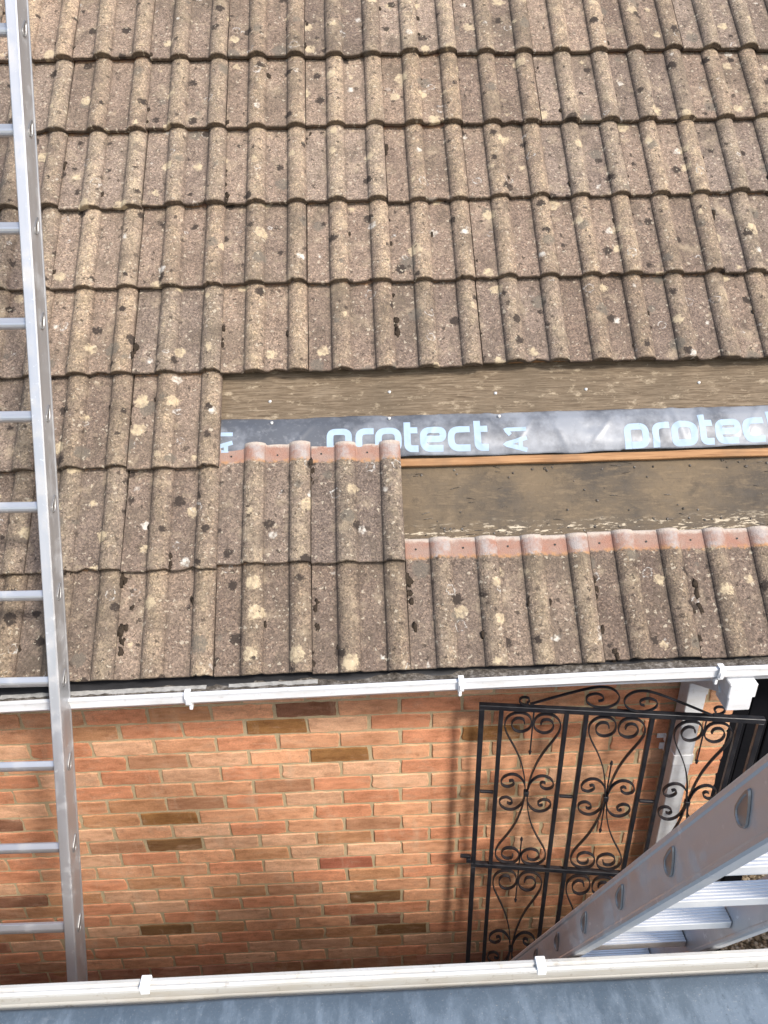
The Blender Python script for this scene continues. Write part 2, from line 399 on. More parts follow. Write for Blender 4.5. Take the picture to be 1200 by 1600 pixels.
def blue_roof():
    t = NT('blue_grey_roof_coating', .5, 0, .5); P = t.tc(); S = t.mapping(P, (1, .33, 1))
    n1 = t.noise(P, 3.2, 5, .6); n2 = t.noise(S, 26, 6, .72); n3 = t.noise(P, 70, 4, .7)
    y = t.sep(P)[1]
    c = t.mix(t.mr(n1, .35, .65), (.070, .098, .130), (.105, .138, .172))
    bl = t.mr(t.math('ADD', n2, t.math('MULTIPLY', t.math('SUBTRACT', -1.285, y), 2.1)), .48, .66, 0, .55)
    c = t.mix(bl, c, (.185, .235, .290))
    c = t.mix(t.mr(t.noise(t.mapping(P, (1, 1, 1), (3, 8, 1)), 12, 6, .75), .60, .72, 0, .35), c, (.27, .305, .34))
    c = t.mix(t.mr(n3, .70, .76, 0, .6), c, (.5, .44, .36))
    c = t.mix(t.mr(t.noise(P, 260, 3, .75), .60, .72, 0, .5), c, (.32, .33, .33)); c = t.mix(t.mr(t.noise(t.mapping(P, (1, 1, 1), (2, 2, 2)), 150, 3, .75), .62, .72, 0, .6), c, (.05, .055, .06))
    t.base(c); t.rough(t.mr(n2, .3, .7, .42, .7)); t.bump(t.math('ADD', n2, t.noise(P, 130, 3)), .25, .003); return t.m
M['blue_roof'] = blue_roof()
def gravel_mat(name, bumpy):
    t = NT(name, .9, 0, .2); P = t.tc()
    v = t.voro(P, 55); vc = t.n('SeparateColor'); t.l(v.outputs['Color'], vc.inputs[0])
    c = t.ramp(vc.outputs[0], [(0, (.17, .13, .085)), (.4, (.37, .29, .19)), (.75, (.52, .44, .32)), (1, (.66, .60, .5))])
    c = t.mix(t.mr(v.outputs['Distance'], .35, .75), c, (.10, .08, .05)); t.base(c)
    if bumpy: t.bump(v.outputs['Distance'], .9, -.012)
    return t.m
M['gravel'] = gravel_mat('gravel_bed', True)
def pebble_mat():
    t = NT('pebble', .85, 0, .25); P = t.tc()
    v = t.voro(P, 22); vc = t.n('SeparateColor'); t.l(v.outputs['Color'], vc.inputs[0])
    t.base(t.ramp(vc.outputs[0], [(0, (.22, .17, .11)), (.4, (.42, .33, .21)), (.75, (.55, .46, .33)), (1, (.68, .62, .52))])); return t.m
M['pebble'] = pebble_mat()

# ------------------------------------------------------------------ setting: ground
GZ = -1.40
gm = MB(); gm.add([(-60, -60, GZ), (60, -60, GZ), (60, 60, GZ), (-60, 60, GZ)], [(0, 1, 2, 3)])
obj('ground', gm.me('ground', M['gravel']), kind='structure')
pb = MB(); prng = random.Random(3)
for i in range(5200):
    x = prng.uniform(1.95, 3.6); y = prng.uniform(-1.0, 1.6); r = prng.uniform(.008, .017)
    c = Vector((x, y, GZ+r*.45)); vs_ = []
    for d in ((1, 0, 0), (0, 1, 0), (-1, 0, 0), (0, -1, 0), (0, 0, .75)):
        vs_.append(c+Vector(d)*r*prng.uniform(.7, 1.25))
    pb.add(vs_, [(0, 1, 4), (1, 2, 4), (2, 3, 4), (3, 0, 4)])
obj('gravel', pb.me('gravel', M['pebble'], True), kind='stuff', label='loose beige gravel on the ground beyond the brick wall', cat='gravel')

# ------------------------------------------------------------------ the house opposite
house = empty('house', (0.4, 0, GZ), 'brick house with brown tiled roof, several tiles stripped off near the eaves', 'house')
CORNER = 1.905
wb = MB(); wb.box(-4.0, CORNER-.004, .0045, .22, GZ, .80)
wall = obj('wall', wb.me('wall', M['mortar']), house)
# bricks
def brick_mesh(L, H, D, seed):
    r = random.Random(seed); n = 8; m = 3; pts = []
    for i in range(n): pts.append((-L/2+L*i/n, -H/2))
    for i in range(m): pts.append((L/2, -H/2+H*i/m))
    for i in range(n): pts.append((L/2-L*i/n, H/2))
    for i in range(m): pts.append((-L/2, H/2-H*i/m))
    def j(p, a): return (p[0]+r.gauss(0, a), p[1]+r.gauss(0, a))
    out = [j(p, .0015) for p in pts]; k = len(out)
    for c in (0, n, n+m, 2*n+m): out[c] = (out[c][0]*(1-.022*r.random()), out[c][1]*(1-.10*r.random()))
    v = []; bv = .0022
    for p in out: v.append((p[0]*(1-bv*2/L), 0+r.gauss(0, .0002), p[1]*(1-bv*2/H)))
    for p in out: v.append((p[0], .0022, p[1]))
    for p in out: v.append((p[0], D, p[1]))
    f = [tuple(range(k))]
    for lay in (0, 1):
        for i in range(k):
            a = lay*k+i; b = lay*k+(i+1) % k; f.append((a, a+k, b+k, b))
    return mesh('brick', v, f, M['brick'])
BR = {}
def get_brick(L):
    key = round(L, 3)
    if key not in BR: BR[key] = [brick_mesh(L, .065, .02, 100+i+int(L*1000)) for i in range(6 if L > .2 else 2)]
    return rng.choice(BR[key])
dark_spots = [(-.241, .004, 'yb'), (-.23, -.146, 'db'), (.559, -.515, 'db'), (.471, .305, 'yb'), (.372, .537, 'pb'), (.708, -.741, 'db'), (-.907, -.452, 'pb'),
              (-.43, -.669, 'db'), (-.825, .001, 'pb'), (.60, -.668, 'pb'), (.35, -.30, 'rd'), (1.02, .38, 'yb'), (.14, .45, 'yb')]
def brick_colour(x, z):
    for bx, bz, kd in dark_spots:
        if abs(x-bx) < .105 and abs(z-bz) < .036:
            return {'yb': (.29, .142, .052), 'db': (.20, .105, .045), 'pb': (.24, .115, .068), 'rd': (.38, .135, .08)}[kd]
    q = rng.random()
    if q < .44: c = (.575, .295, .165)
    elif q < .62: c = (.57, .33, .20)
    elif q < .86: c = (.53, .235, .128)
    elif q < .97: c = (.44, .225, .115)
    else: c = (.40, .205, .115)
    k = rng.uniform(1.02, 1.24); return tuple(v*k for v in c)
far = MB()
for k in range(-11, 19):
    z = -.075*k; x = -4.05 + (0 if k % 2 else .1125)
    x = math.floor(x/.225)*.225 + (0 if k % 2 else .1125)
    while x < CORNER-.03:
        x0 = x+.005; x1 = min(x+.22, CORNER); L = x1-x0; xc = (x0+x1)/2; x += .225
        if x0 < -3.9: continue
        seen = (xc > -1.12) and (-9 < k < 13)
        if seen:
            o = bpy.data.objects.new('brick', get_brick(L))
            place(o, wall, Matrix.Translation((xc+rng.gauss(0, .0012), rng.gauss(0, .0009), z+rng.gauss(0, .0009))) @ Matrix.Rotation(rng.gauss(0, .0035), 4, 'Y'))
            o.color = (*brick_colour(xc, z), 1)
        else:
            far.box(x0, x1, 0, .02, z-.0325, z+.0325, .002)
obj('brickwork', far.me('brickwork', M['brick_far']), wall, kind='stuff')
sw = MB(); sw.box(CORNER-.004-.2, CORNER-.006, .22, 4.0, GZ, .80); obj('side_wall', sw.me('side_wall', M['brick_far']), house)
rw = MB(); rw.box(CORNER-.2, 5.4, 4.0, 4.2, GZ, .80); obj('rear_wall', rw.me('rear_wall', M['brick_far']), house)
pw = MB(); pw.box(5.2, 5.4, 0, 4.0, GZ, .8); obj('pier_wall', pw.me('pier_wall', M['brick_far']), house)
sf = MB(); sf.box(-4, 5.4, -.19, -.002, .795, .807); obj('soffit', sf.me('soffit', M['soffit']), house)
fa = MB(); fa.box(-4, 5.4, -.213, -.193, .775, .885); obj('fascia', fa.me('fascia', M['upvc']), house)

# roof frame
TH = R_(45.543); RO = Vector((0, -.2629, .91366)); RU = Vector((0, math.cos(TH), math.sin(TH))); RN = Vector((0, -math.sin(TH), math.cos(TH)))
MR = Matrix(((1, RU.x, RN.x, RO.x), (0, RU.y, RN.y, RO.y), (0, RU.z, RN.z, RO.z), (0, 0, 0, 1)))
XS, GA = .3955, .3396
rf = MB(); rf.box(-4, 5.4, .05, 5.2, -.13, -.078)
roof = obj('roof', rf.me('roof', M['deck']), house, MR)
# tiles
TW, TL, HROLL, THK = .2985, .42, .0225, .0165
def prof(x):
    for c in (.114, .264):
        t_ = (x-c)/.036
        if abs(t_) < 1: return HROLL*(1-t_*t_)**.62
    return 0.0
def groove(x):
    g = 0
    for c in (.078, .150, .228, .300, 0.0):
        g = max(g, 1-abs(x-c)/.009 if c not in (.150, 0., .300) else .55*(1-abs(x-c)/.006))
    return max(0, g)
XSAMP = [0, .004, .02, .045, .066, .074, .0781, .0800, .084, .090, .098, .107, .114, .121, .130, .138, .144, .148, .1499, .153, .162, .185, .21, .222, .2281, .230, .234, .240, .248, .257, .264, .271, .280, .288, .294, .2985]
YSAMP = [0, .003, .012, .06, .13, .20, .27, .335, .35, .39, .416, .42]
def tile_mesh(seed):
    r = random.Random(seed); nx, ny = len(XSAMP), len(YSAMP); v = []; at = []
    chips = [(r.uniform(0, .3), r.uniform(.006, .022), r.uniform(.003, .009)) for _ in range(r.choice((1, 2, 3, 4)))]
    for layer in (0, 1):
        for j, y in enumerate(YSAMP):
            for x in XSAMP:
                h = prof(x); z = h-.0285*y/.34; yy = y
                tail = max(0, 1-y/.05)
                yy += tail*(.0022*mnoise.noise(Vector((x*28, seed*3.1, 0))) + .0012*mnoise.noise(Vector((x*110, seed*5.1, 0))))
                for cx, cw, cdp in chips:
                    if abs(x-cx) < cw: yy += tail*cdp*(1-abs(x-cx)/cw)
                z += .0010*mnoise.noise(Vector((x*14, y*11, seed*7.7)))
                if layer == 0:
                    if j == 0: z -= .0035
                    if j == ny-1: z -= .003
                else:
                    if h > 0: z = z-h+max(0, h-.0105)
                    z -= THK
                    if j == 0: yy += .0015
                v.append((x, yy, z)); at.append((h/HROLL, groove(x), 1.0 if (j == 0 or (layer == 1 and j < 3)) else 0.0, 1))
    f = []
    N = nx*ny
    for j in range(ny-1):
        for i in range(nx-1):
            a = j*nx+i; f.append((a, a+1, a+nx+1, a+nx)); b = N+a; f.append((b, b+nx, b+nx+1, b+1))
    for i in range(nx-1):
        f.append((i, N+i, N+i+1, i+1)); a = (ny-1)*nx+i; f.append((a, a+1, N+a+1, N+a))
    for j in range(ny-1):
        a = j*nx; f.append((a, a+nx, N+a+nx, N+a)); a = j*nx+nx-1; f.append((a, N+a, N+a+nx, a+nx))
    me = mesh('roof_tile', v, f, M['tile'])
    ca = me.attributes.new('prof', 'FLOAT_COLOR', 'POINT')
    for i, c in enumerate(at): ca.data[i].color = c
    nh = 0
    return me
TM = [tile_mesh(i+1) for i in range(9)]
def has_tile(r, j):
    if r == 6: return j < -1
    if r == 7: return j < 1
    return True
moss_sites = []
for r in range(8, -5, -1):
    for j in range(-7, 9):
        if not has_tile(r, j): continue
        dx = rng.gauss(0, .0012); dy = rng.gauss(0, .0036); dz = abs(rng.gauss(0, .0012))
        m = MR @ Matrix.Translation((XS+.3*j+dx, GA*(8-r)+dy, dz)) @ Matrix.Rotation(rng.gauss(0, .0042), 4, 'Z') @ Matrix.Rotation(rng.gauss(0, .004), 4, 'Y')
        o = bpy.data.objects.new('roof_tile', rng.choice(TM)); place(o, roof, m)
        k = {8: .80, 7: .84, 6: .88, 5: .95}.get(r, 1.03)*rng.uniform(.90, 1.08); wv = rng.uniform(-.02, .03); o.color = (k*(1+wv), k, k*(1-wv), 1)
# nail holes in the uncovered tile heads
nh = MB()
for r, js in ((7, (-1, 0)), (8, (1, 2, 3, 4, 5, 6, 7))):
    for j in js:
        for hx in (.036, .19):
            c = Vector((XS+.3*j+hx, GA*(8-r)+.381, -.0319+.0022)); nh.tube(c-Vector((0, 0, .004)), c, .0034, .0034, 8)
obj('nail_hole', nh.me('nail_hole', M['rubber']), roof, MR, kind='stuff')
# moss lumps lodged in the joints
mo = MB(); mr_ = random.Random(11)
def moss_at(x, s, rad, seed):
    row = 8-int(math.floor(s/GA)); y = s-GA*(8-row); xx = (x-XS) % .3
    mo.blob((x, s, prof(min(xx, .298))*.7-.0285*y/.34+.0005), rad, seed, .38, 9, Matrix.Diagonal((.75, 1.25, 1)))
def moss_px(lst):
    for x, s, rad in lst:
        for q in range(3): moss_at(x+mr_.gauss(0, .3)*rad, s+mr_.gauss(0, .9)*rad, rad*mr_.uniform(.5, .9), mr_.uniform(0, 99))
for i in range(165):
    j = mr_.randint(-5, 7); r = mr_.randint(0, 8)
    if r in (6, 7) and j > -2: continue
    off = mr_.choice((.003, .003, .153, .302, .08, .23))
    s = GA*(8-r)+(mr_.betavariate(1.3, 1.6))*.31
    moss_at(XS+.3*j+off, s, mr_.uniform(.004, .010), i)
moss_px([(.70, .27, .017), (.705, .22, .015), (.02, .235, .013), (.95, .30, .012), (1.30, .245, .012), (1.62, .235, .016), (-.05, .36, .014), (-.5, 1.9, .013), (1.01, 1.45, .012), (.10, 2.05, .012), (1.9, 1.62, .014), (1.31, 2.3, .012), (.70, 1.93, .012), (.715, .12, .012), (-.187, .155, .018), (-.19, .10, .014), (-.165, .215, .010), (.405, .205, .016), (.41, .15, .012), (1.08, .20, .009),
         (1.30, .10, .010), (1.62, .19, .012), (1.62, .15, .012), (1.60, .06, .012), (.40, .62, .012), (.40, .655, .012), (-.37, .33, .017), (-.2, .305, .015), (.705, 1.16, .014), (.705, 1.20, .013), (-.11, 1.40-.35, .014),
         (.405, 1.98, .013), (.41, 2.02, .010), (.10, 1.72, .013), (.10, 1.79, .010), (.405, 2.55, .009), (.25, 2.3, .012), (1.33, .005, .014), (-.20, 1.10, .016)])
obj('moss', mo.me('moss', M['moss'], True), roof, MR, kind='stuff')

# the stripped part: old underlay, batten, loose board, nails
def sheet(x0, x1, ys, nx, zf):
    v = []; f = []; ny = len(ys)
    for i in range(nx+1):
        x = x0+(x1-x0)*i/nx
        for y in ys: v.append((x, y, zf(x, y)))
    for i in range(nx):
        for k in range(ny-1):
            a = i*ny+k; f.append((a, a+ny, a+ny+1, a+1))
    return v, f
def felt_z(x, y): return -.066+.009*mnoise.noise(Vector((x*2.6, y*4, 1)))+.0035*mnoise.noise(Vector((x*9+y*6, y*14, 4)))+.0014*mnoise.noise(Vector((x*25, y*30, 9)))+.004*max(0, 1-abs(x-1.93-.9*(y-.55))/.02)+.003*max(0, 1-abs(x-1.30+.5*(y-.55))/.015)+.003*max(0, 1-abs(x-.86-.3*(y-.55))/.02)
v, f = sheet(-.2, 5.2, [.30+.0125*i for i in range(36)], 420, felt_z)
obj('underlay_felt', mesh('underlay_felt', v, f, M['felt'], True), roof, MR)
def long_bar(x0, x1, y0, y1, z0, z1, seed, wob=.002, n=80):
    b = MB()
    pr = [(y0, z0), (y1, z0), (y1, z1-.002), (y1-.002, z1), (y0+.002, z1), (y0, z1-.002)]
    b.extrude(pr, x0, x1, n=n, jit=lambda x, k: ((wob*mnoise.noise(Vector((x*5, k if k in (0, 1) else 0, seed)))+wob*.4*mnoise.noise(Vector((x*31, 3 if pr[k][0] < (y0+y1)/2 else 5, seed)))), wob*.4*mnoise.noise(Vector((x*4, 8, seed)))))
    return b
obj('batten', long_bar(.0, 5.2, .672, .699, -.060, -.045, 2, .0028).me('batten', M['batten']), roof, MR)
obj('batten', long_bar(-.1, 5.2, 1.045, 1.075, -.048, -.030, 5, .002).me('batten', M['batten']), roof, MR)
obj('batten', long_bar(-.5, 5.2, .365, .392, -.064, -.044, 6, .002).me('batten', M['batten']), roof, MR)
obj('timber_board', long_bar(-.1, 5.2, .848, 1.10, -.060, -.0490, 9, .0025, 200).me('timber_board', M['board']), roof, MR, label='weathered brown timber board nailed across the gap')
nb = MB(); nb.blob((0, 0, 0), .0056, 3, .55, 8); nail_me = nb.me('nail_head', M['nail'], True)
def near(p): return Matrix.Translation(p)
for x, s, z in ((.258, .925, -.0482), (.67, .948, -.0482), (1.038, .932, -.0482), (1.355, .937, -.0482), (1.755, .95, -.0482), (.265, .842, -.040), (.665, .846, -.040), (1.042, .842, -.040), (1.345, .786, -.040)):
    obj('nail_head', nail_me, roof, MR @ near((x, s, z)))

cbm = MB(); cr2 = random.Random(21)
for i in range(150):
    x = cr2.uniform(.72, 2.6); y = cr2.choice((cr2.uniform(.44, .66), cr2.uniform(.43, .47), cr2.uniform(.64, .668))); z = felt_z(x, y)+.002
    if i % 3: cbm.blob((x, y, z), cr2.uniform(.0018, .0048), i, .6, 6)
    else:
        a = cr2.uniform(-.7, .7); L_ = cr2.uniform(.006, .020); cbm.tube((x-L_*math.cos(a), y-L_*math.sin(a)*.5, z+.001), (x+L_*math.cos(a), y+L_*math.sin(a)*.5, z+.002), .0010, .0006, 5)
obj('loose_crumbs', cbm.me('loose_crumbs', M['debris'], True), roof, MR, kind='stuff')
# loose membrane strip with printing: a thing that lies on the roof
def mem_z(x, y):
    t_ = (y-.70)/.16
    cr_ = 0
    for fx, sl_, a_ in ((.36, .9, .0022), (.47, -.6, .0018), (.80, .5, .0024), (.93, -1.1, .0016), (1.12, .7, .0022), (1.24, -.4, .0026), (1.39, .8, .0020), (1.53, -.9, .0028), (1.60, .3, .0022), (1.80, -.3, .0034), (1.90, .6, .0028), (2.05, -.5, .003)):
        d_ = abs(x-fx-sl_*(y-.78))/.011; cr_ += a_*max(0, 1-d_)*(.35+.65*math.sin(max(0, min(1, t_))*math.pi))
    wv = .0045*mnoise.noise(Vector((x*3.1, y*2, 2)))+.002*mnoise.noise(Vector((x*8+y*9, y*16, 5)))
    fold = 0
    for fx, sl, a in ((1.66, -.25, .006), (1.72, .35, .005), (.985, .2, .002), (.55, -.3, .003)):
        d = (x-fx-sl*(y-.78))/.014; fold += a*math.exp(-d*d)*max(0, min(1, t_*1.3+.1))
    tack = sum(-.0025*math.exp(-(((x-nx)/.02)**2+((y-ny)/.015)**2)) for nx, ny in ((.265, .842), (.665, .846), (1.042, .842), (1.345, .786)))
    return -.0405+wv+fold+tack+cr_+.010*math.sin(max(0, min(1, t_))*math.pi)-.0035*max(0, 1-t_*5)-.008*max(0, t_-.8)*5
def mem_bot(x): return .704+.0085*mnoise.noise(Vector((x*3.3, 0, 7)))+.0045*mnoise.noise(Vector((x*9, 0, 3)))+(.004 if x > 1.45 else 0)
def mem_top(x): return .862-.004*max(0, x-.3)+.004*mnoise.noise(Vector((x*4, 0, 17)))+.0025*mnoise.noise(Vector((x*19, 0, 21)))
mv = []; mf = []; NX, NY = 420, 26
for i in range(NX+1):
    x = .02+(3.4-.02)*i/NX; b0, b1 = mem_bot(x), mem_top(x)
    for k in range(NY+1):
        y = b0+(b1-b0)*k/NY; mv.append((x, y, mem_z(x, y)))
for i in range(NX):
    for k in range(NY):
        a = i*(NY+1)+k; mf.append((a, a+NY+1, a+NY+2, a+1))
nmv = len(mv)
mv += [(x, y, z-.0008) for x, y, z in mv]
mf += [tuple(nmv+i for i in reversed(q)) for q in mf[:]]
for i in range(NX):
    for k in (0, NY):
        a = i*(NY+1)+k; q = (a, a+NY+1, nmv+a+NY+1, nmv+a); mf.append(q if k else q[::-1])
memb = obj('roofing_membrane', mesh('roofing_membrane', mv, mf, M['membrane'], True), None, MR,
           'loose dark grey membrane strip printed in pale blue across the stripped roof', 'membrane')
# letters: flat strokes laid on the sheet
def rpath(pts, rad, closed=False, seg=6):
    P = [Vector(p) for p in pts]; n = len(P); out = []
    for i, p in enumerate(P):
        if not closed and i in (0, n-1): out.append(p); continue
        a, b = P[i-1], P[(i+1) % n]; d0 = (a-p); d1 = (b-p); rr = min(rad, d0.length*.49, d1.length*.49)
        p0 = p+d0.normalized()*rr; p1 = p+d1.normalized()*rr
        for q in range(seg+1):
            u_ = q/seg; out.append(p0*(1-u_)**2+p*2*u_*(1-u_)+p1*u_*u_)
    if closed: out.append(out[0].copy())
    return out
def densify(pts, d=.006):
    out = [pts[0]]
    for a, b in zip(pts, pts[1:]):
        n = max(1, int((b-a).length/d))
        for k in range(1, n+1): out.append(a.lerp(b, k/n))
    return out
XH = .088; SW = .0228
def glyph(ch):
    h = XH-SW/2; b = SW/2; W = .076
    if ch == 'p': return [(rpath([(b, -.045), (b, h), (W-b*.2, h), (W-b*.2, b), (b+.012, b)], .02), 0)], .097
    if ch == 'r': return [(rpath([(b, b-SW/2), (b, h), (.062, h)], .026), 0)], .066
    if ch == 'o': return [(rpath([(W/2, b), (W+b*.2, b), (W+b*.2, h), (b, h), (b, b), (W/2, b)], .026), 1)], .098
    if ch == 't': return [(rpath([(b, XH+.020), (b, b), (.048, b)], .018), 0), ([Vector((b, h)), Vector((.046, h))], 0)], .054
    if ch == 'e': return [(rpath([(W+b*.2, b), (b, b), (b, h), (W+b*.2, h), (W+b*.2, XH*.5), (b+.004, XH*.5)], .024), 0)], .094
    if ch == 'c': return [(rpath([(W, b), (b, b), (b, h), (W, h)], .028), 0)], .090
    if ch == 'A': return [([Vector((0, 0)), Vector((.021, .075)), Vector((.042, 0))], 0), ([Vector((.008, .022)), Vector((.034, .022))], 0)], .05
    if ch == '1': return [([Vector((-.012, .055)), Vector((.007, .071)), Vector((.007, 0))], 0)], .026
def letter(ch, ox, oy, ang, sw, sc=1.0):
    strokes, adv = glyph(ch); b = MB(); ca, sa = math.cos(ang), math.sin(ang); lift = .0007
    for pts, _ in strokes:
        pts = densify(list(pts)); vs_ = []; n = len(pts)
        for i, p in enumerate(pts):
            t_ = (pts[min(i+1, n-1)]-pts[max(i-1, 0)]).normalized(); nr = Vector((-t_.y, t_.x))
            for k in range(5):
                q = (p+nr*(sw*(k/4-.5)))*sc; x = ox+q.x*ca-q.y*sa; y = oy+q.x*sa+q.y*ca
                vs_.append(Vector((x, y, 0)))
        ok = []
        for i in range(n-1):
            for k in range(4):
                q = (i*5+k, i*5+5+k, i*5+6+k, i*5+1+k)
                if all(vs_[a].y > mem_bot(vs_[a].x)-.001 for a in q): ok.append(q)
        for a in vs_:
            a.y = max(a.y, mem_bot(a.x)+.0004); a.z = mem_z(a.x, a.y)+lift
        lift += .0003
        b.add(vs_, ok)
    if b.f: obj('letter', b.me('letter', M['print'], True), memb, MR)
    return adv*sc
def word(x, s, ang):
    for ch in 'protect':
        adv = letter(ch, x, s, ang, SW); x += adv*math.cos(ang); s += adv*math.sin(ang)
word(.450, .722, R_(-.6)); word(1.462, .708, R_(1.2)); word(2.48, .715, R_(.5))
for ax, as_ in ((1.128, .738), (.135, .75), (2.12, .735)):
    letter('A', ax, as_-.022, R_(90), .0145); letter('1', ax, as_+.044, R_(90), .0145)

def gfall(x): return -.014*max(-.6, min(1.6, .75-x))
# eaves: black felt, torn strip
ev, ef = sheet(-4, 5.2, [0, 1, 2, 3], 300, lambda x, y: 0)
prf = [(-.215, .900), (-.250, .890), (-.262, .885), (-.268, .876)]
ev = [(x, prf[int(y)][0]+.0025*mnoise.noise(Vector((x*9, y, 3))), prf[int(y)][1]-.004+gfall(x)*.8+.003*mnoise.noise(Vector((x*6, y*.6, 1)))) for x, y, z in ev]
obj('eaves_felt', mesh('eaves_felt', ev, ef, M['dark_plastic'], True), house)
tv = []; tf = []
for i in range(121):
    x = -.95+1.36*i/120; a = .008*mnoise.noise(Vector((x*9, 0, 1)))+.006*mnoise.noise(Vector((x*45, 0, 8))); b = .005*mnoise.noise(Vector((x*17, 0, 5)))+.003*mnoise.noise(Vector((x*60, 0, 2)))
    tv += [(x, -.264+b*.4, .8905+gfall(x)+a*.25), (x, -.2790-a, .8875+gfall(x)+b*.3)]
for i in range(120):
    if mnoise.noise(Vector((tv[2*i][0]*6, 3, 3))) > -.28: tf.append((2*i, 2*i+1, 2*i+3, 2*i+2))
obj('torn_strip', mesh('torn_strip', tv, tf, M['torn_white']), house, label='torn greyish white strip along the eaves')
# gutter
GP = [(-.212, .893), (-.212, .860), (-.226, .838), (-.286, .838), (-.3125, .866), (-.3125, .8935), (-.3165, .8945), (-.3165, .9000), (-.304, .9000), (-.304, .8960), (-.3095, .8935),
      (-.3095, .8675), (-.284, .841), (-.228, .841), (-.215, .861), (-.215, .893)]
g = MB(); g.extrude(GP, -4, 5.2, n=40, jit=lambda x, k: (.0012*mnoise.noise(Vector((x*1.3, 0, 1))), gfall(x)+.0015*mnoise.noise(Vector((x*.9, 0, 4)))))
gutter = obj('gutter', g.me('gutter', M['upvc']), house)
dv, df = sheet(-3.9, 5.1, [0, 1, 2, 3, 4, 5], 500, lambda x, y: 0)
dv = [(x, -.222-.0815*y/5, gfall(x)+.8825+.006*mnoise.noise(Vector((x*7, y*.5, 2)))+.004*mnoise.noise(Vector((x*30, y*1.3, 9)))+.004*(y/5)) for x, y, z in dv]
obj('gutter_debris', mesh('gutter_debris', dv, df, M['debris'], True), gutter, kind='stuff')
def clip(x):
    b = MB(); w_ = .017
    pr = [(-.300, .9165), (-.319, .9165), (-.3205, .907), (-.3155, .878), (-.284, .845), (-.284, .8405), (-.2875, .8405), (-.3215, .876), (-.325, .908), (-.3225, .9205), (-.300, .9205)]
    b.extrude(pr, x-w_/2, x+w_/2)
    b.box(x-w_*.32, x+w_*.32, -.3275, -.3195, .886, .905, .001); b.box(x-w_*.3, x+w_*.3, -.303, -.280, .828, .8445, .002)
    for p in b.v: p.z += gfall(x)-(.0115 if p.z > .87 else 0)
    return b.me('gutter_clip', M['upvc_clip'])
for x in (-.80, .022, .844, 1.637): obj('gutter_clip', clip(x), gutter)
# outlet, swan neck and downpipe
ob = MB(); ob.box(1.676, 1.764, -.3185, -.232, .792, .8465, .003); ob.box(1.682, 1.758, -.3145, -.236, .738, .7915, .003)
obj('gutter_outlet', ob.me('gutter_outlet', M['upvc']), gutter)
DX = 1.712
def sqpipe(path, hw):
    b = MB(); vs_ = []
    for i, p in enumerate(path):
        p = Vector(p); t_ = (Vector(path[min(i+1, len(path)-1)])-Vector(path[max(i-1, 0)])).normalized()
        u_ = Vector((1, 0, 0)); v_ = t_.cross(u_).normalized(); q = hw*.93
        for (a, c) in ((-hw, -q), (-q, -hw), (q, -hw), (hw, -q), (hw, q), (q, hw), (-q, hw), (-hw, q)): vs_.append(p+u_*a+v_*c)
    n = len(path); fs = [(i*8+k, i*8+(k+1) % 8, i*8+8+(k+1) % 8, i*8+8+k) for i in range(n-1) for k in range(8)]
    b.add(vs_, fs+[tuple(range(8)), tuple(range(n*8-1, n*8-9, -1))]); return b
dp = sqpipe([(DX, -.245, .800), (DX, -.215, .782), (DX, -.075, .690), (DX, -.048, .66), (DX, -.046, .60)], .036)
downpipe = obj('downpipe', dp.me('downpipe', M['upvc']), house)
obj('pipe_length', sqpipe([(DX, -.045, .62), (DX, -.045, GZ+.05)], .0335).me('pipe_length', M['upvc']), downpipe)
for z in (.287, -.62):
    b = sqpipe([(DX, -.045, z+.022), (DX, -.045, z-.022)], .0375); b.box(DX-.062, DX+.062, -.010, -.001, z-.014, z+.014, .002)
    b.box(DX-.05, DX-.03, -.032, -.008, z-.013, z+.013, .002); b.box(DX+.03, DX+.05, -.032, -.008, z-.013, z+.013, .002)
    obj('pipe_bracket', b.me('pipe_bracket', M['upvc_clip']), downpipe)
cb = MB(); cb.box(1.635, 1.668, -.006, -.0015, .326, .346, .001); cb.box(1.660, 1.668, -.028, -.0065, .318, .346, .001); cb.tube((1.645, -.0085, .337), (1.645, -.0062, .337), .004, .004, 8)
obj('wall_bracket', cb.me('wall_bracket', M['upvc_clip']), house)

# ------------------------------------------------------------------ black boarded screen past the wall end
scn = empty('boarded_screen', (2.05, .075, GZ), 'black painted board screen beside the end of the brick wall', 'screen')
for i in range(3):
    b = MB(); x0 = CORNER+.010+i*.0845; b.box(x0, x0+.081, .045+(.003 if i % 2 else 0), .069, GZ+.02, .79, .003)
    obj('board', b.me('board', M['black_paint']), scn)
b = MB(); b.box(CORNER+.012, CORNER+.255, .071, .10, -.9, -.81, .003); obj('rail', b.me('rail', M['black_paint']), scn)
b = MB(); b.box(CORNER+.012, CORNER+.255, .071, .10, .30, .39, .003); obj('rail', b.me('rail', M['black_paint']), scn)

# ------------------------------------------------------------------ wrought iron gate
GA_ = R_(-7.5); GP0 = Vector((.94, -.10, GZ))
MG = Matrix.Translation(GP0) @ Matrix.Rotation(GA_, 4, 'Z')      # local x along the gate, z up, y through it
gate = empty('iron_gate', GP0, 'black wrought iron scroll gate standing open against the brick wall', 'gate', m=MG)
def gobj(name, b, smooth=False): return obj(name, b.me(name, M['iron'], smooth), gate, MG)
ZT, ZMID, ZB = .605-GZ, -.205-GZ, .16
US = [.012, .079, .300, .366, .585, .653, .871, .937]
b = MB(); b.box(.002, .947, -.010, .010, ZT-.010, ZT+.010, .0015); gobj('top_rail', b)
b = MB(); b.box(.002, .947, -.009, .009, ZMID-.010, ZMID+.010, .0015); gobj('middle_rail', b)
b = MB(); b.box(.002, .947, -.010, .010, ZB-.010, ZB+.010, .0015); gobj('bottom_rail', b)
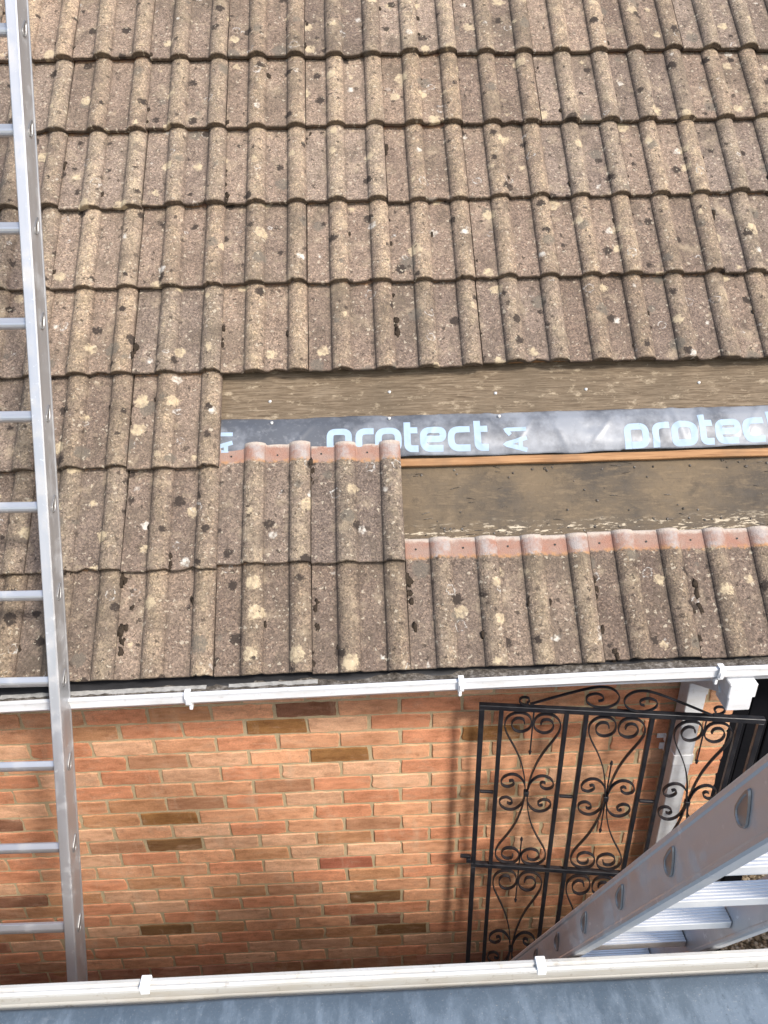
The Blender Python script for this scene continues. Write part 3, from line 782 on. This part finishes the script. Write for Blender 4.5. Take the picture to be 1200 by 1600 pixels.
for i, u in enumerate(US):
    b = MB(); hw = .009 if i in (0, 7) else .0076
    for (z0, z1) in ((ZB+.0105, ZMID-.0105), (ZMID+.0105, ZT-.0105)): b.box(u-hw, u+hw, -hw, hw, z0, z1, .001)
    gobj('upright', b)
for za in (ZMID+.40, ZB+.40):
    for u0, u1 in ((US[0], US[1]), (US[2], US[3]), (US[4], US[5]), (US[6], US[7])):
        b = MB(); b.box(u0+.010, u1-.0085, -.005, .005, za-.005, za+.005, .001); gobj('tie_bar', b)
AP = [(-.27, .072), (-.30, .056), (-.40, .048), (-.55, .049), (-.67, .064), (-.69, .085), (-.60, .106), (-.40, .115), (-.20, .107), (-.075, .090), (-.045, .066), (-.09, .043), (-.22, .026), (-.45, .020), (-.70, .028), (-.88, .052), (-.925, .080), (-.88, .112),
      (-.74, .150), (-.50, .205), (-.28, .270), (-.13, .340), (-.06, .400), (-.035, .439), (-.06, .475), (-.16, .512), (-.36, .537), (-.60, .541), (-.82, .525), (-.91, .500), (-.85, .480), (-.66, .472), (-.50, .483), (-.455, .498), (-.53, .508), (-.63, .503)]
def catmull(pts, n=3):
    P = [Vector(p) for p in pts]; out = []
    for i in range(len(P)-1):
        p0, p1, p2, p3 = P[max(i-1, 0)], P[i], P[i+1], P[min(i+2, len(P)-1)]
        for k in range(n):
            t_ = k/n; out.append(.5*((2*p1)+(p2-p0)*t_+(2*p0-5*p1+4*p2-p3)*t_*t_+(3*p1-p0-3*p2+p3)*t_**3))
    out.append(P[-1]); return out
for (zb, zt) in ((ZMID, ZT), (ZB, ZMID)):
    Hh = (zt-zb)/2; zm = (zt+zb)/2
    for pi, (ul, ur) in enumerate(((US[1], US[2]), (US[3], US[4]), (US[5], US[6]))):
        uc = (ul+ur)/2; hw = (ur-ul)/2-.0075
        for sx in (1, -1):
            for sz in (1, -1):
                pts = catmull([(uc+sx*px*hw, 0, zm+sz*(Hh-.006-pz*(Hh/.445))) for px, pz in AP], 3)
                pts = [p+Vector((0, .0031*sz, 0)) for p in pts]
                b = MB(); b.sweep(pts, (0, 1, 0), .0115, .0042); gobj('scroll', b)
        b = MB(); b.box(uc-.009, uc+.009, -.0095, .0095, zm-.011, zm+.011, .0015); gobj('collar', b)
        def spear(z0, z1):
            b = MB(); b.tube((uc, 0, z0), (uc, 0, z1), .003, .0028, 8); d = 1 if z1 > z0 else -1
            b.tube((uc, 0, z1-d*.002), (uc, 0, z1+d*.012), .0062, .0035, 8); gobj('spear', b)
        if pi == 1: spear(zm+.012, zm+.17); spear(zm-.012, zm-.17)
        else: spear(zt-.012, zt-.20); spear(zb+.012, zb+.155)
# scrolled crest
CP = [(-.305, .004), (-.325, .006), (-.338, .020), (-.330, .036), (-.310, .036), (-.304, .022), (-.312, .014)]
b = MB(); b.sweep([p+Vector((.475, 0, ZT+.0105)) for p in catmull([(x, 0, z) for x, z in CP], 3)], (0, 1, 0), .010, .004); gobj('crest_scroll', b)
b = MB(); b.sweep([p+Vector((.475, 0, ZT+.0105)) for p in catmull([(-x, 0, z) for x, z in CP], 3)], (0, 1, 0), .010, .004); gobj('crest_scroll', b)
CQ = [(-.300, .004), (-.22, .040), (-.13, .078), (-.075, .094), (-.035, .088), (-.010, .062), (-.012, .030), (-.040, .008), (-.080, .006), (-.112, .026), (-.112, .052), (-.085, .064), (-.062, .054), (-.060, .038), (-.075, .032)]
for sx in (1, -1):
    b = MB(); b.sweep([p+Vector((.475, .0052*sx, ZT+.0105)) for p in catmull([(sx*x, 0, z) for x, z in CQ], 4)], (0, 1, 0), .010, .004); gobj('crest_scroll', b)
b = MB(); b.box(-.040, .0015, -.006, .006, ZMID+.035, ZMID+.047, .001); b.box(-.016, .0015, -.009, .009, ZMID+.012, ZMID+.034, .001); gobj('latch', b)

# ------------------------------------------------------------------ ladders
def stile_mesh(name, length, wx, dy, flange=.0045):
    """box-section stile with raised edge lips, local z along the ladder, y = depth"""
    b = MB(); x, y = wx/2, dy/2; f = flange
    pr = [(-x, -y+.003), (-x+.003, -y), (x-.003, -y), (x, -y+.003), (x, -y+.008), (x-.0018, -y+.011), (x-.0018, y-.011), (x, y-.008), (x, y-.003), (x-.003, y), (-x+.003, y), (-x, y-.003), (-x, y-.008), (-x+.0018, y-.011), (-x+.0018, -y+.011), (-x, -y+.008)]
    m = len(pr); n = 10; vs_ = [(px, py, length*i/n) for i in range(n+1) for px, py in pr]
    fs = [(i*m+k, i*m+(k+1) % m, (i+1)*m+(k+1) % m, (i+1)*m+k) for i in range(n) for k in range(m)]
    fs += [tuple(range(m-1, -1, -1)), tuple(n*m+k for k in range(m))]
    b.add(vs_, fs); return b.me(name, M['alu'])
def drop_profile(r, flat):
    """D / teardrop outline (y,z): flat ribbed tread up, rounded below"""
    return flat
def rung_mesh(L, dep, hgt, ribs):
    pr = []; y0, y1 = -dep/2, dep/2
    for i in range(ribs):
        a = y0+dep*i/ribs; w_ = dep/ribs; pr += [(a+w_*.08, hgt/2-.0016), (a+w_*.2, hgt/2), (a+w_*.7, hgt/2), (a+w_*.82, hgt/2-.0016)]
    for k in range(1, 10):
        t_ = math.pi*k/10; pr.append((math.cos(t_)*dep/2, -math.sin(t_)*hgt*.62+hgt*.12))
    b = MB(); b.extrude(pr[::-1], 0, L); return b.me('rung', M['alu_rung'])
def swage_mesh(dep, hgt, proud, axis):
    """raised rim of the expanded rung end with a shallow dark centre, in y,z; drop shaped"""
    out = []; n = 18
    for k in range(n):
        t_ = 2*math.pi*k/n; y = math.cos(t_); z = math.sin(t_); k2 = 1.0 if z < 0 else (1-z*.45)
        out.append((y*k2, z*(1.0 if z < 0 else 2.5)))
    b = MB(); vs_ = []
    for sc, x in ((1.0, 0), (.95, proud), (.80, proud), (.73, proud*.35), (.01, proud*.22)):
        for y, z in out: vs_.append((x, y*dep*.5*sc, z*hgt*.5*sc))
    fs = [(r*n+k, r*n+(k+1) % n, (r+1)*n+(k+1) % n, (r+1)*n+k) for r in range(4) for k in range(n)]
    if proud > 0: fs = [q[::-1] for q in fs]
    b.add(vs_, fs); return b.me('rung_end', M['alu_dark'], False)  # dark metal paints in the shade of the hollow rung
def ladder(name, label, p_low, d, side, width, spacing, k0, k1, wx, dy, rdep, rhgt, tilt_tread, rung_mat):
    """p_low: rung 0 on the near stile centre line, d: unit direction up, side: unit vector to the other stile"""
    d = Vector(d).normalized(); side = Vector(side); side = (side-d*side.dot(d)).normalized(); dep = d.cross(side).normalized()
    xax = side; yax = dep; zax = d
    if xax.cross(yax).dot(zax) < 0: yax = -yax
    base = Vector(p_low)+d*(spacing*(k0-.55))
    m = Matrix(((xax.x, yax.x, zax.x, base.x), (xax.y, yax.y, zax.y, base.y), (xax.z, yax.z, zax.z, base.z), (0, 0, 0, 1)))
    root = empty(name, base, label, 'ladder', 'ladders standing in the passage', m)
    Ln = spacing*(k1-k0+1.1); sm = stile_mesh('stile', Ln, wx, dy)
    s1 = obj('stile', sm, root, m); s2 = obj('stile', sm, root, m @ Matrix.Translation((width, 0, 0)))
    rm = rung_mesh(width-wx-.001, rdep, rhgt, 6); rm.materials[0] = M[rung_mat]
    se_a = swage_mesh(rdep*.78, rhgt*1.12, -.0025, 0); se_b = swage_mesh(rdep*.78, rhgt*1.12, .0025, 0)
    for k in range(k0, k1+1):
        z = spacing*(k-k0+.55)
        rt = Matrix.Rotation(tilt_tread, 4, 'X')
        obj('rung', rm, root, m @ Matrix.Translation((wx/2+.0005, 0, z)) @ rt)
        obj('rung_end', se_a, s1, m @ Matrix.Translation((-wx/2+.0012, 0, z)) @ rt)
        obj('rung_end', se_b, s2, m @ Matrix.Translation((width+wx/2-.0012, 0, z)) @ rt)
    for s_, xo in ((s1, 0), (s2, width)):
        b = MB(); b.box(-wx/2-.003, wx/2+.003, -dy/2-.003, dy/2+.003, -.03, .035, .004); obj('rubber_foot', b.me('rubber_foot', M['rubber']), s_, m @ Matrix.Translation((xo, 0, 0)))
    return root
# ladder standing in the passage and resting on the far gutter
ladder('ladder', 'tall aluminium ladder at left leaning on the white gutter in front of the roof', (-.3565, -.598, .238), (.015, .371, .929), (-1, 0, 0), .40, .2575, -6, 13, .031, .085, .030, .028, R_(22), 'alu_rung_dull')
# ladder leaning on the near gutter
ladder('ladder', 'aluminium ladder at lower right whose ribbed rungs rise toward the viewer', (.952, -1.014, .643), (.018, -.437, .899), (1, 0, 0), .272, .25, -8, 8, .025, .072, .034, .028, R_(-26), 'alu_rung')

# ------------------------------------------------------------------ the flat-roofed building this side
ext = empty('extension', (.57, -3, GZ), 'near flat roofed building with blue grey roof coating and dirty white gutter', 'building')
OZ = .955
rv, rfc = sheet(-4, 5, [-1.254, -1.262, -1.29, -1.36, -1.5, -1.8, -2.4, -3.4, -5.0], 160,
                lambda x, y: OZ+(-1.254-y)*.03+.0025*mnoise.noise(Vector((x*2, y*4, 3)))-(.004 if y > -1.258 else 0)+(.003 if x > .245 else 0))
nr = len(rv); rim = []
for i in range(161): rim.append((rv[i*9][0], rv[i*9][1]+.0005, OZ-.030))
rv = rv+rim
for i in range(160): rfc.append((i*9, nr+i, nr+i+1, (i+1)*9))
obj('roof_covering', mesh('roof_covering', rv, rfc, M['blue_roof'], True), ext)
b = MB(); b.box(-4, 5, -5, -1.36, GZ, OZ-.09); obj('wall', b.me('wall', M['render']), ext)  # unseen wall, given a pale colour to bounce light onto the bricks
b = MB(); b.box(-4, 5, -1.358, -1.335, OZ-.19, OZ-.012); obj('fascia', b.me('fascia', M['upvc']), ext)
OY = -1.224; ot = .972
OP = [(OY-.106, ot-.034), (OY-.106, ot-.048), (OY-.088, ot-.068), (OY-.030, ot-.068), (OY-.004, ot-.040), (OY, ot-.010), (OY-.0035, ot-.0105),
      (OY-.008, ot-.040), (OY-.032, ot-.0645), (OY-.086, ot-.0645), (OY-.102, ot-.046), (OY-.102, ot-.034)]
ojit = lambda x, k: (.0010*mnoise.noise(Vector((x*1.7, 0, 31))), .0012*mnoise.noise(Vector((x*1.9, 0, 44))))
g = MB(); g.extrude(OP, -4, 5, n=60, jit=ojit)
og = obj('gutter', g.me('gutter', M['upvc_dirty']), ext)
OL = [(OY-.0005, ot-.0098), (OY+.005, ot-.008), (OY+.005, ot), (OY-.002, ot+.0012), (OY-.0045, ot-.0035), (OY-.0085, ot-.0035), (OY-.0105, ot+.0005), (OY-.0165, ot-.001), (OY-.0165, ot-.0075), (OY-.0040, ot-.0098)]
g = MB(); g.extrude(OL, -4, 5, n=60, jit=ojit); obj('gutter_lip', g.me('gutter_lip', M['upvc_lip']), og)
dv, df = sheet(-3.9, 4.9, [0, 1, 2, 3], 400, lambda x, y: 0)
dv = [(x, OY-.095+.078*y/3, ot-.060+.004*mnoise.noise(Vector((x*8, y, 2)))+.003*mnoise.noise(Vector((x*33, y, 9)))) for x, y, z in dv]
obj('gutter_debris', mesh('gutter_debris', dv, df, M['debris'], True), og, kind='stuff')
for x in (-.64, .122, .880, 1.64):
    b = MB(); b.box(x-.0095, x+.0095, OY-.0185, OY+.0085, ot+.0025, ot+.0065, .001); b.box(x-.0095, x+.0095, OY+.0045, OY+.0085, ot-.030, ot+.0020, .001)
    b.box(x-.0085, x+.0085, OY-.0185, OY-.0150, ot-.012, ot+.0020, .001)
    obj('gutter_clip', b.me('gutter_clip', M['upvc_clip']), og)
